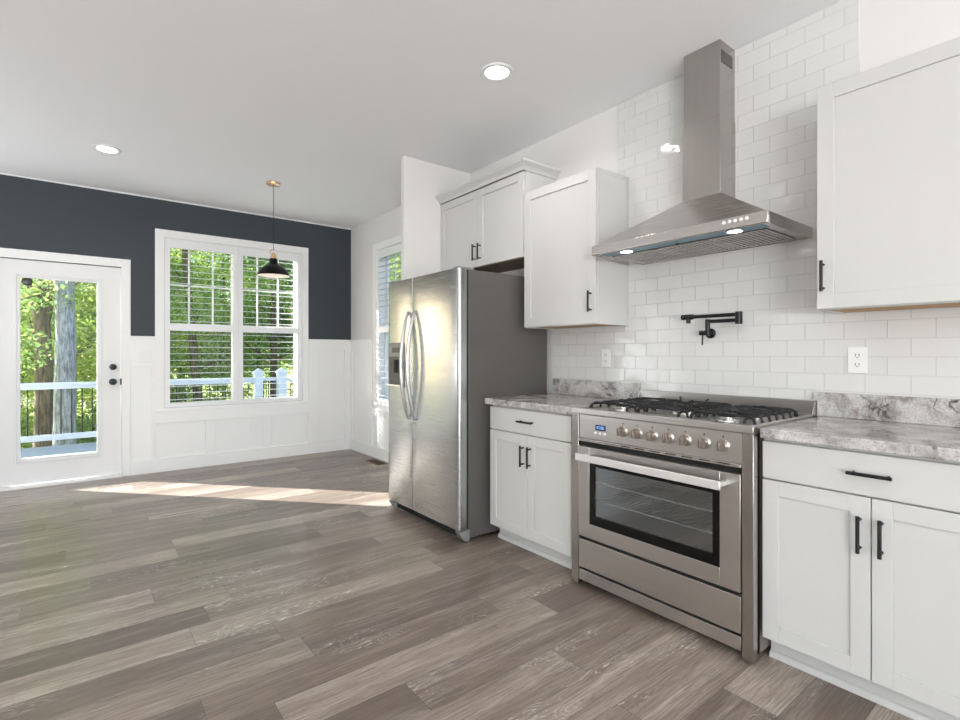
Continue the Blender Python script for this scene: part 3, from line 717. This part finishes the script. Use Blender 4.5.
# burners and grates
burn = ((-.50, 1.075, .034), (-.22, 1.075, .030), (-.36, 1.345, .050), (-.50, 1.615, .030), (-.22, 1.615, .034))
for x, y, r in burn:
    bb = MB().lathe((x, y, .910), [(0, 0), (r * 1.55, 0), (r * 1.5, .006), (r * 1.05, .010), (r * 1.05, .020), (0, .020)], seg=28).build('burner', M['steel_bright'], rg)
    MB().lathe((x, y, .930), [(0, 0), (r * 1.05, 0), (r * 1.1, .004), (r, .009), (0, .010)], seg=28).build('burner_cap', M['cast'], bb)
def grate(y0, y1, centres, wok=False):
    g = MB(); x0, x1 = -.612, -.098; zt = .946
    def bar(pts, r=.006): g.tube(pts, r, 8)
    ym = (y0 + y1) / 2
    for y in (y0 + .028, y1 - .028):
        bar([(x0, y, .912), (x0 + .010, y, .934), (x0 + .03, y, zt - .006), (x1 - .03, y, zt - .006), (x1 - .010, y, .934), (x1, y, .912)])
    n = 7
    for k in range(n):
        x = x0 + .045 + (x1 - x0 - .09) * k / (n - 1)
        gap = 0
        for cx_, cy_ in centres:
            if abs(x - cx_) < .05: gap = .034
        ends_a = [(x, y0 + .004, .914), (x, y0 + .010, .936), (x, y0 + .030, zt)]
        ends_b = [(x, y1 - .030, zt), (x, y1 - .010, .936), (x, y1 - .004, .914)]
        if gap: bar(ends_a + [(x, ym - gap, zt + .004)]); bar([(x, ym + gap, zt + .004)] + ends_b)
        else: bar(ends_a + ends_b)
    for cx_, cy_ in centres:
        for d in (-1, 1): bar([(cx_ + d * .030, cy_, zt + .004), (cx_ + d * .085, cy_, zt + .003), (cx_ + d * .115, cy_, zt - .004)])
        if wok:
            for a_ in range(4):
                an = math.pi / 4 + a_ * math.pi / 2
                bar([(cx_ + math.cos(an) * .045, cy_ + math.sin(an) * .045, zt), (cx_ + math.cos(an) * .085, cy_ + math.sin(an) * .085, zt + .012), (cx_ + math.cos(an) * .105, cy_ + math.sin(an) * .105, zt + .034)], .0045)
    return lab(g.build('grate', M['cast'], rg, angle=60), 'black cast iron grate')
grate(.925, 1.208, ((-.50, 1.075), (-.22, 1.075)))
grate(1.212, 1.478, ((-.36, 1.345),), True)
grate(1.482, 1.765, ((-.50, 1.615), (-.22, 1.615)))

# ------------------------------------------------------------------ range hood
hd = thing('range_hood', (-.25, 1.371, 1.74), 'stainless chimney range hood above the range', 'range hood')
HY0, HY1, HXF = .914, 1.828, -.4875; HB = -.0085
b = MB(); z0, z1 = 1.740, 1.792
b.box(HXF, HXF + .012, HY0, HY1, z0, z1).box(HXF + .012, HB, HY0, HY0 + .012, z0, z1).box(HXF + .012, HB, HY1 - .012, HY1, z0, z1).box(HB - .012, HB, HY0 + .012, HY1 - .012, z0, z1)
b.build('fascia', M['steel_hood'], hd, bevel=.004, seg=3)
b = MB(); b.hull8([(HXF + .006, HY0 + .006, 1.791), (HB, HY0 + .006, 1.791), (HB, HY1 - .006, 1.791), (HXF + .006, HY1 - .006, 1.791)],
                  [(-.172, 1.268, 2.012), (HB, 1.268, 2.012), (HB, 1.474, 2.012), (-.172, 1.474, 2.012)])
b.build('canopy', M['steel_hood'], hd, bevel=.002)
ch = MB().box(-.170, HB, 1.270, 1.472, 2.0, 2.405).build('chimney_sleeve', M['steel_v'], hd, bevel=.0015)
MB().box(-.167, HB, 1.273, 1.469, 2.405, H - .001).build('chimney_top', M['steel_v'], hd, bevel=.0015)
b = MB(); b.box(-.150, -.040, 1.2718, 1.2728, 2.680, 2.742)
vg = b.build('vent_grille', M['filter_dark'], hd)
b = MB()
for k in range(7): b.box(-.150, -.040, 1.2705, 1.2722, 2.684 + k * .0085, 2.687 + k * .0085)
b.build('grille_bars', M['steel_v'], vg)
# underside: tray, film strip, filters
MB().box(HXF + .012, HB - .012, HY0 + .012, HY1 - .012, 1.7445, 1.752).build('underside', M['steel_h'], hd)
lab(MB().box(HXF + .013, -.385, HY0 + .035, HY1 - .035, 1.7432, 1.7444).build('protective_film', M['film'], hd), 'blue protective film strip')
for k in range(3):
    a = HY0 + .055 + k * .271; e = a + .262
    f = MB().box(-.372, -.055, a, e, 1.7425, 1.7444).build('filter', M['filter_dark'], hd)
    b = MB(); frame_boxes_pts = ((a, a + .014, -.372, -.055), (e - .014, e, -.372, -.055), (a, e, -.372, -.360), (a, e, -.067, -.055))
    for ya, yb, xa, xb in frame_boxes_pts: b.box(xa, xb, ya, yb, 1.7385, 1.7425)
    n = 10
    for j in range(n):
        yc = a + .016 + (e - a - .032) * (j + .5) / n; b.box(-.358, -.069, yc - .0062, yc + .0062, 1.7385, 1.7425)
    b.build('slats', M['steel_h'], f, bevel=.001)
lab(MB().box(-.398, -.386, 1.365, 1.377, 1.7385, 1.7431).build('filter_clip', M['gap'], hd), 'black filter clip')
for y in (1.075, 1.640):
    b = MB(); b.lathe((-.430, y, 1.7431), [(0, 0), (.030, 0), (.030, -.003), (.0, -.003)], seg=28)
    l = b.build('lamp_lens', M['hood_lamp'], hd)
    b = MB(); b.lathe((-.430, y, 1.7431), [(.030, 0), (.038, 0), (.038, -.003), (.030, -.0035)], seg=28); b.build('lamp_ring', M['chrome'], l)
    sp = bpy.data.lights.new('hood_spot', 'SPOT'); sp.energy = 2.2; sp.spot_size = R(105); sp.spot_blend = .35; sp.shadow_soft_size = .025; sp.color = (1, .97, .93)
    o = bpy.data.objects.new('hood_spot', sp); COL.objects.link(o); o.location = (-.430, y, 1.738); o.rotation_euler = Vector((.12, 0, -1)).to_track_quat('-Z', 'Y').to_euler()
for k in range(5):
    MB().lathe((HXF, 1.094 - k * .0245, 1.7735), [(.0075, 0), (.0075, .003), (.006, .005), (0, .005)], (-1, 0, 0), 18).build('button', M['plate'], hd)

# ------------------------------------------------------------------ pot filler
pf = thing('pot_filler', (-.008, 1.372, 1.315), 'black folding pot filler tap on the tile above the range', 'tap')
X = -.085
b = MB(); b.lathe((-.008, 1.402, 1.312), [(0, 0), (.027, 0), (.027, .008), (.024, .011), (.014, .013), (.014, .03), (0, .031)], (-1, 0, 0), 28); b.tube([(-.030, 1.401, 1.312), (X, 1.380, 1.312)], .0125, 16)
b.build('flange', M['black'], pf)
b = MB(); b.tube([(X, 1.380, 1.300), (X, 1.380, 1.384)], .0120, 18); b.tube([(X, 1.380, 1.312), (X - .010, 1.402, 1.312)], .010, 16)
b.lathe((X - .010, 1.402, 1.312), [(0, -.010), (.013, -.010), (.013, .014), (0, .014)], (0, 1, 0), 20)
v = b.build('valve', M['black'], pf)
MB().tube([(X - .014, 1.400, 1.312), (X - .016, 1.401, 1.248)], .0042, 10).build('lever', M['black'], v)
MB().tube([(X, 1.388, 1.372), (X, 1.226, 1.372)], .0095, 16).build('lower_arm', M['black'], pf)
b = MB(); b.lathe((X - .006, 1.215, 1.352), [(0, 0), (.017, 0), (.017, .062), (0, .062)], seg=24); b.build('elbow', M['black'], pf, bevel=.0015)
b = MB(); b.tube([(X - .008, 1.215, 1.400), (X - .02, 1.500, 1.400)], .0095, 16); b.build('upper_arm', M['black'], pf)
b = MB(); b.tube([(X - .018, 1.452, 1.400), (X - .020, 1.515, 1.400)], .0145, 18); b.tube([(X - .019, 1.478, 1.400), (X - .019, 1.478, 1.366)], .0115, 16)
b.build('spout', M['black'], pf, bevel=.001)
lab(MB().tube([(X - .0345, 1.5, 1.402), (X - .036, 1.502, 1.402)], .005, 10).build('aerator_cap', M['chrome'], pf), 'tiny bright cap')

# ------------------------------------------------------------------ outlets, switch, floor vent
def outlet_right(y, z, label):
    o = thing('wall_outlet', (-.008, y, z - .058), label, 'outlet')
    MB().box(-.013, -.0085, y - .036, y + .036, z - .058, z + .058).build('plate', M['plate'], o, bevel=.002)
    for dz in (-.020, .020):
        s = MB().box(-.0145, -.0128, y - .017, y + .017, z + dz - .014, z + dz + .014).build('socket', M['plate'], o, bevel=.001)
        b = MB(); b.box(-.0150, -.0144, y - .008, y - .0055, z + dz - .005, z + dz + .007).box(-.0150, -.0144, y + .0055, y + .008, z + dz - .005, z + dz + .007)
        b.lathe((-.0144, y, z + dz - .0095), [(.0025, 0), (.0025, .0006), (0, .0006)], (-1, 0, 0), 10)
        lab(b.build('slots', M['slot'], s), 'dark socket slots')
outlet_right(2.102, 1.175, 'white outlet on the tile left of the pot filler')
outlet_right(.739, 1.174, 'white outlet on the tile under the large wall cabinet')
o = thing('wall_outlet', (-1.173, YW - .006, .335), 'white outlet low in the wainscot under the double window', 'outlet')
MB().box(-1.209, -1.137, YW - .011, YW - .006, .335, .452).build('plate', M['plate'], o, bevel=.002)
for z in (.373, .414): MB().box(-1.190, -1.156, YW - .0125, YW - .0108, z - .014, z + .014).build('socket', M['slot' if 0 else 'plate'], o, bevel=.001)
o = thing('light_switch', (-2.19, YW - .024, 1.105), 'white double rocker light switch between the door and the window', 'light switch')
MB().box(-2.248, -2.134, YW - .029, YW - .024, 1.112, 1.228).build('plate', M['plate'], o, bevel=.002)
for x in (-2.214, -2.168): MB().box(x - .016, x + .016, YW - .0325, YW - .0288, 1.137, 1.203).build('rocker', M['plate'], o, bevel=.0015)
o = thing('floor_vent', (-.13, 5.15, 0), 'brown metal floor vent by the nook side wall', 'vent')
MB().box(-.19, -.06, 4.99, 5.30, .0005, .004).build('vent_frame', M['vent_brown'], o, bevel=.001)
b = MB()
for k in range(12): b.box(-.175, -.075, 5.008 + k * .0245, 5.018 + k * .0245, .004, .0055)
lab(b.build('vent_slats', M['gap'], o), 'dark vent slots')

# ------------------------------------------------------------------ ceiling lights and pendant
def downlight(x, y, label, power=5):
    t_ = thing('ceiling_light', (x, y, H), label, 'ceiling light')
    MB().lathe((x, y, H), [(.066, -.001), (.068, -.006), (.088, -.008), (.094, -.004), (.095, 0), (.066, 0)], seg=40).build('trim_ring', M['plate'], t_)
    lab(MB().lathe((x, y, H), [(0, -.004), (.067, -.004), (.067, -.0015), (0, -.0015)], seg=40).build('lens', M['lamp'], t_), 'glowing round lens')
    area('downlight_glow', (x, y, H - .012), (0, 0, -1), .13, .13, power, (1.0, .97, .93), 'DISK', 150)
downlight(-.856, 2.198, 'round recessed ceiling light nearer the range hood')
downlight(-2.545, 4.884, 'round recessed ceiling light near the glass door and dark wall')
for i, (x, y) in enumerate(((-2.65, 2.05), (-2.7, -.4), (-4.6, 2.1), (-4.6, -.4))):  # first one matches a tile highlight; other three are added fill
    downlight(x, y, ('recessed ceiling light outside the picture over the open floor', 'added recessed fill light above the camera', 'added recessed fill light out of view, far left of the room', 'added recessed fill light out of view, near left of the room')[i], 3)
pd = thing('pendant_lamp', (-1.296, 4.9, 1.93), 'black dome pendant lamp on a thin cord before the window', 'pendant lamp')
PX, PY = -1.296, 4.9
MB().lathe((PX, PY, H), [(0, -.022), (.045, -.022), (.060, -.018), (.0625, -.012), (.0625, 0)], seg=36).build('canopy', M['brass'], pd)
MB().tube([(PX, PY, H - .02), (PX, PY, 2.165)], .0022, 8).build('cord', M['black'], pd)
b = MB(); b.lathe((PX, PY, 2.084), [(0, 0), (.028, 0), (.028, .008), (.020, .012), (.020, .045), (.012, .052), (0, .053)], seg=24)
for s_ in (-1, 1): b.tube([(PX + s_ * .024, PY, 2.08), (PX + s_ * .030, PY, 2.12), (PX + s_ * .028, PY, 2.155), (PX + s_ * .010, PY, 2.172), (PX, PY, 2.174)], .003, 8)
b.build('socket_cage', M['brass'], pd)
shp = [(.030, 2.086), (.036, 2.080), (.037, 2.048), (.044, 2.034), (.062, 2.022), (.088, 2.008), (.110, 1.990), (.126, 1.968), (.136, 1.946), (.144, 1.934), (.146, 1.926)]
sh = MB().lathe((PX, PY, 0), [(0, 2.086)] + shp + [(.143, 1.926)] + [(r - .004, z - .003) for r, z in shp[::-1]][1:-1] + [(0, 2.08)], seg=48).build('shade', M['shade_black'], pd)
MB().lathe((PX, PY, 0), [(.141, 1.9262), (.131, 1.944), (.120, 1.966), (.104, 1.986), (.083, 2.003), (.058, 2.016), (.032, 2.03), (0, 2.038)], seg=48).build('shade_lining', M['shade_white'], sh)
lab(MB().lathe((PX, PY, 1.985), [(0, -.035), (.020, -.030), (.029, -.012), (.029, .006), (.016, .030), (.013, .05), (0, .05)], seg=24).build('bulb', M['bulb'], sh), 'glowing warm bulb')

# ------------------------------------------------------------------ outside: deck, rail, stairs, lawn
struct(MB().box(-9, .25, YW + .15, 9.40, -.16, -.10).build('deck_floor', M['deck'], smooth=False), 'blue grey deck boards outside the door', 'deck')
struct(MB().box(-60, 60, YW + .16, 80, -1.75, -1.65).build('lawn_ground', M['lawn'], smooth=False), 'bright lawn beyond the deck', 'lawn')
rl = thing('deck_railing', (-4, 9.3, -.1), 'white deck railing with dark balusters outside the door and window', 'railing')
MB().box(-9, -.33, 9.245, 9.355, .755, .800).build('top_rail', M['composite_white'], rl, bevel=.005)
MB().box(-9, -.33, 9.27, 9.33, .71, .755).build('top_rail', M['composite_white'], rl, bevel=.003)
MB().box(-9, -.33, 9.265, 9.335, -.005, .075).build('bottom_rail', M['composite_white'], rl, bevel=.004)
for k in range(72):
    x = -.45 - k * .118
    MB().tube([(x, 9.3, .06), (x, 9.3, .72)], .0085, 8).build('baluster', M['baluster'], rl)
def post(parent, x, y, top, w=.065, base=-.1):
    b = MB(); b.box(x - w, x + w, y - w, y + w, base, top)
    p = b.build('post', M['composite_white'], parent, bevel=.004)
    b = MB(); c0 = w + .02; b.box(x - c0, x + c0, y - c0, y + c0, top, top + .03)
    b.hull8([(x - c0, y - c0, top + .03), (x + c0, y - c0, top + .03), (x + c0, y + c0, top + .03), (x - c0, y + c0, top + .03)],
            [(x - .005, y - .005, top + .10), (x + .005, y - .005, top + .10), (x + .005, y + .005, top + .10), (x - .005, y + .005, top + .10)])
    b.build('post_cap', M['composite_white'], p)
post(rl, -.285, 9.3, .855); post(rl, -4.6, 9.3, .88)
st = thing('stair_railing', (.1, 9.3, -.1), 'white sloping stair rail at the right end of the deck', 'railing')
post(st, .085, 9.22, .865, .07)
b = MB(); b.hull8([(.14, 9.17, .755), (.14, 9.27, .755), (.14, 9.27, .80), (.14, 9.17, .80)], [(1.9, 9.17, -.12), (1.9, 9.27, -.12), (1.9, 9.27, -.075), (1.9, 9.17, -.075)]); b.build('top_rail', M['composite_white'], st)
b = MB(); b.hull8([(.14, 9.19, .0), (.14, 9.25, .0), (.14, 9.25, .08), (.14, 9.19, .08)], [(1.9, 9.19, -.88), (1.9, 9.25, -.88), (1.9, 9.25, -.80), (1.9, 9.19, -.80)]); b.build('bottom_rail', M['composite_white'], st)
for k in range(14):
    x = .24 + k * .118; zz = .77 - (x - .14) * .5
    MB().tube([(x, 9.22, zz - .72), (x, 9.22, zz)], .0085, 8).build('baluster', M['baluster'], st)
post(st, 1.96, 9.22, 0.0, .065, -1.66)
gt = thing('stair_gate', (-.1, 9.3, -.1), 'small white gate between the two capped deck posts', 'gate')
b = MB(); b.box(-.215, .01, 9.28, 9.32, .735, .79).box(-.215, .01, 9.28, 9.32, 0, .06); b.build('gate_rail', M['composite_white'], gt)
for x in (-.195, -.155, -.115, -.075, -.035): MB().box(x - .009, x + .009, 9.29, 9.31, .05, .74).build('picket', M['baluster'], gt)

# ------------------------------------------------------------------ trees
def leaves(centers, radii, count, size, rng, squash=.8):
    """leaf quads scattered on and in blobs -> verts, faces"""
    c = np.array(centers); r = np.array(radii); w = r ** 2; w = w / w.sum()
    idx = rng.choice(len(c), count, p=w)
    d = rng.normal(size=(count, 3)); d /= np.linalg.norm(d, axis=1)[:, None]
    rad = r[idx] * rng.uniform(.25, 1.0, count) ** .5
    p = c[idx] + d * rad[:, None] * np.array([1, 1, squash])
    a = rng.normal(size=(count, 3)); a[:, 2] *= .5; a /= np.linalg.norm(a, axis=1)[:, None]
    bb = np.cross(a, rng.normal(size=(count, 3))); bb /= np.linalg.norm(bb, axis=1)[:, None]
    s = size * rng.uniform(.6, 1.3, count)[:, None]
    q = np.stack([p - a * s, p + bb * s * .5, p + a * s, p - bb * s * .5], 1).reshape(-1, 3)
    return q
def foliage_obj(name, centers, radii, count, size, m, parent, seed):
    count = int(count * 2.2); size = size * .55
    rng = np.random.default_rng(seed); q = leaves(centers, radii, count, size, rng) - np.array(WORLD[parent.name])
    me = bpy.data.meshes.new(name); n = count
    me.vertices.add(4 * n); me.vertices.foreach_set('co', q.ravel())
    me.loops.add(4 * n); me.loops.foreach_set('vertex_index', np.arange(4 * n, dtype=np.int32))
    me.polygons.add(n); me.polygons.foreach_set('loop_start', np.arange(0, 4 * n, 4, dtype=np.int32))
    me.update(calc_edges=True); me.materials.append(m)
    o = bpy.data.objects.new(name, me); COL.objects.link(o); o.parent = parent; WORLD[o.name] = WORLD[parent.name]; return o
def tree(x, y, h, r, label, leaf, seed, low=1.0, count=6000, size=.09, barkm='bark_brown', tr=.12, fork=False, lean=0.0, spreadr=None, group=None, name='tree', crown=True, fb=.25):
    rnd = random.Random(seed); z0 = -1.66
    t_ = thing(name, (x, y, z0), label, 'tree', group)
    b = MB(); P = [(x + lean * k / 8 + rnd.uniform(-.03, .03), y + rnd.uniform(-.03, .03), z0 + (h - z0) * k / 8) for k in range(9)]
    b.tube(P, [tr * (1.25 if k == 0 else 1 - .09 * k) for k in range(9)], 14)
    cs, rs = [], []
    nb = 9
    for k in range(nb):
        f = fb + (.95 - fb) * k / nb; i = min(int(f * 8), 7); bx, by, bz = P[i]
        a = rnd.uniform(0, 2 * math.pi); L = (spreadr or r) * rnd.uniform(.5, 1.0)
        e = (bx + math.cos(a) * L, by + math.sin(a) * L, bz + L * rnd.uniform(.2, .7))
        m_ = ((bx + e[0]) / 2, (by + e[1]) / 2, bz + (e[2] - bz) * .4)
        b.tube([(bx, by, bz), m_, e], [tr * .35, tr * .22, tr * .06], 7)
        cs += [e, m_]; rs += [r * .42, r * .30]
    if fork:
        fz = 2.35; b.tube([(x, y, fz - .5), (x + .10, y, fz), (x + .22, y + .02, fz + .6), (x + .3, y, fz + 2.5)], [tr * .7, tr * .62, tr * .5, tr * .3], 10)
        b.tube([(x, y, fz - .5), (x - .12, y, fz), (x - .30, y + .02, fz + .7), (x - .5, y, fz + 2.5)], [tr * .7, tr * .62, tr * .5, tr * .3], 10)
    b.build('trunk', M[barkm], t_)
    for k in range(10):
        a = rnd.uniform(0, 2 * math.pi); L = r * rnd.uniform(.2, .9)
        cs.append((x + lean * .5 + math.cos(a) * L, y + math.sin(a) * L, low + (h - low) * rnd.random())); rs.append(r * rnd.uniform(.25, .5))
    if crown: foliage_obj('foliage', cs, rs, count, size, M[leaf], t_, seed)
    return t_
# the two trunks framed by the door glass
tree(-2.93, 12.0, 11, 1.6, 'tree with straight pale grey trunk seen through the door glass', 'leaf_yellow', 3, low=5.5, count=2500, barkm='bark_grey', tr=.185, fb=.6)
tree(-3.30, 13.2, 9, 1.8, 'forked brown tree seen through the door glass beside the grey trunk', 'leaf_yellow', 5, low=2.6, count=3500, barkm='bark_brown', tr=.17, fork=True)
tree(-4.05, 11.6, 8, 1.2, 'thin dark tree at the edge of the door glass', 'leaf_green', 8, low=3.0, count=2500, tr=.07)
spec = [ # x, y, h, r, leaf, low, count, size
 (-6.2, 19.0, 10, 2.6, 'leaf_yellow', -1.0, 9000, .11), (-3.9, 18.0, 9, 2.4, 'leaf_yellow', -1.2, 10000, .10), (-1.6, 19.0, 10, 2.4, 'leaf_yellow', -1.2, 9000, .11),
 (-7.0, 26.0, 14, 3.6, 'leaf_green', -1.0, 9000, .16), (-3.0, 27.0, 15, 3.8, 'leaf_green', -1.0, 9000, .16), (1.0, 27.0, 14, 3.4, 'leaf_dark', -1.0, 8000, .16),
 (-.1, 15.5, 8, 1.9, 'leaf_green', .2, 5000, .09), (1.9, 16.0, 9, 2.0, 'leaf_green', .3, 6000, .09), (3.6, 17.5, 10, 2.3, 'leaf_dark', .0, 7000, .10),
 (2.8, 21.0, 12, 2.8, 'leaf_green', -1.0, 8000, .12), (5.6, 22.0, 12, 3.0, 'leaf_dark', -1.0, 8000, .12), (5.0, 29.0, 15, 4.0, 'leaf_green', -1.0, 8000, .17), (9.0, 28.0, 15, 4.0, 'leaf_dark', -1.0, 8000, .17),
 (8.6, 21.0, 12, 3.0, 'leaf_green', -1.0, 7000, .13), (3.9, 13.0, 7.5, 1.7, 'leaf_yellow', .5, 4500, .08), (7.0, 13.5, 9, 2.2, 'leaf_green', -.5, 6000, .10), (7.5, 8.0, 8, 2.2, 'leaf_green', -.5, 6000, .10), (9.0, 3.5, 8, 2.4, 'leaf_green', -.5, 6000, .11)]
word = {'leaf_yellow': 'sunlit yellow green', 'leaf_green': 'mid green', 'leaf_dark': 'dark green'}
for i, (x, y, h, r, lf, low, n, s_) in enumerate(spec):
    if y > 25: h *= .42
    elif y > 17: h *= .62
    tree(x, y, h, r, '%s leafy tree in the woods beyond the deck' % word[lf], lf, 40 + i, low=low, count=n, size=s_, tr=.13, lean=random.uniform(-.8, .8), group='trees in the woods beyond the deck, %s' % word[lf])
spec2 = [(-4.9, 16.0, 5.5, 1.9, 'leaf_yellow'), (-3.2, 16.8, 6.0, 1.8, 'leaf_yellow'), (-1.9, 16.2, 5.0, 1.6, 'leaf_green'), (-5.6, 22.5, 8, 2.6, 'leaf_green'), (-3.4, 23, 9, 2.8, 'leaf_yellow'), (-.6, 23, 9, 2.6, 'leaf_green'), (1.2, 19.5, 7, 2.0, 'leaf_yellow')]
for i, (x, y, h, r, lf) in enumerate(spec2):
    tree(x, y, h, r, 'low bushy %s young tree at the edge of the woods' % word[lf], lf, 140 + i, low=-1.4, count=5200, size=.11, tr=.06, fb=.1, group='young trees at the edge of the woods, %s' % word[lf], name='young_tree')
def shrub(x, y, r, h, leaf, seed):
    rnd = random.Random(seed); t_ = thing('shrub', (x, y, -1.66), 'rounded %s shrub on the lawn below the deck rail' % word[leaf], 'shrub', 'shrubs on the lawn below the deck, %s' % word[leaf])
    b = MB()
    for k in range(5):
        a = rnd.uniform(0, 6.28); b.tube([(x, y, -1.66), (x + math.cos(a) * r * .3, y + math.sin(a) * r * .3, -1.66 + h * .5), (x + math.cos(a) * r * .6, y + math.sin(a) * r * .6, -1.66 + h * .85)], [.025, .016, .006], 6)
    b.build('stem', M['bark_brown'], t_)
    cs = [(x + rnd.uniform(-.5, .5) * r, y + rnd.uniform(-.5, .5) * r, -1.66 + h * rnd.uniform(.25, .8)) for k in range(9)]
    foliage_obj('foliage', cs, [r * .55] * 9, 2600, .09, M[leaf], t_, seed)
for i, (x, y, r_, h_, lf) in enumerate(((-5.4, 14.2, .9, 1.5, 'leaf_green'), (-4.3, 15.0, .9, 1.7, 'leaf_yellow'), (-2.2, 14.6, .9, 1.4, 'leaf_green'), (-.9, 14.0, .8, 1.3, 'leaf_yellow'), (1.1, 14.0, .9, 1.6, 'leaf_green'), (2.6, 14.6, 1.0, 1.8, 'leaf_yellow'), (5.0, 15.4, 1.1, 2.0, 'leaf_green'), (4.4, 18.6, 1.2, 2.2, 'leaf_green'), (-.2, 19.6, 1.2, 2.2, 'leaf_green'), (7.2, 17.8, 1.2, 2.3, 'leaf_dark'))):
    shrub(x, y, r_, h_, lf, 300 + i)
# unseen tree, placed and shaped to shade the double window and deck
t_ = thing('sun_block_tree', (-9.55, 15.0, -1.66), 'tree out of view with a crown shaped to shade the window and deck', 'tree')
MB().tube([(-9.55, 15, -1.66), (-9.5, 15, 4), (-9.55, 15, 12)], [.16, .13, .03], 12).build('trunk', M['bark_brown'], t_)
rng_ = random.Random(2)
cs_ = [(-9.78 + rng_.uniform(-.12, .12), 15 + rng_.uniform(-.2, .2), 6.2 + k * .22) for k in range(26)]; rs_ = [.56] * 26
for k in range(34): cs_.append((rng_.uniform(-12.2, -7.6), 15 + rng_.uniform(-.3, .3), rng_.uniform(3.6, 5.55))); rs_.append(.75)  # low spread shaped to shade the deck, clear of the door's sun
foliage_obj('foliage', cs_, rs_, 16000, .16, M['leaf_green'], t_, 99)
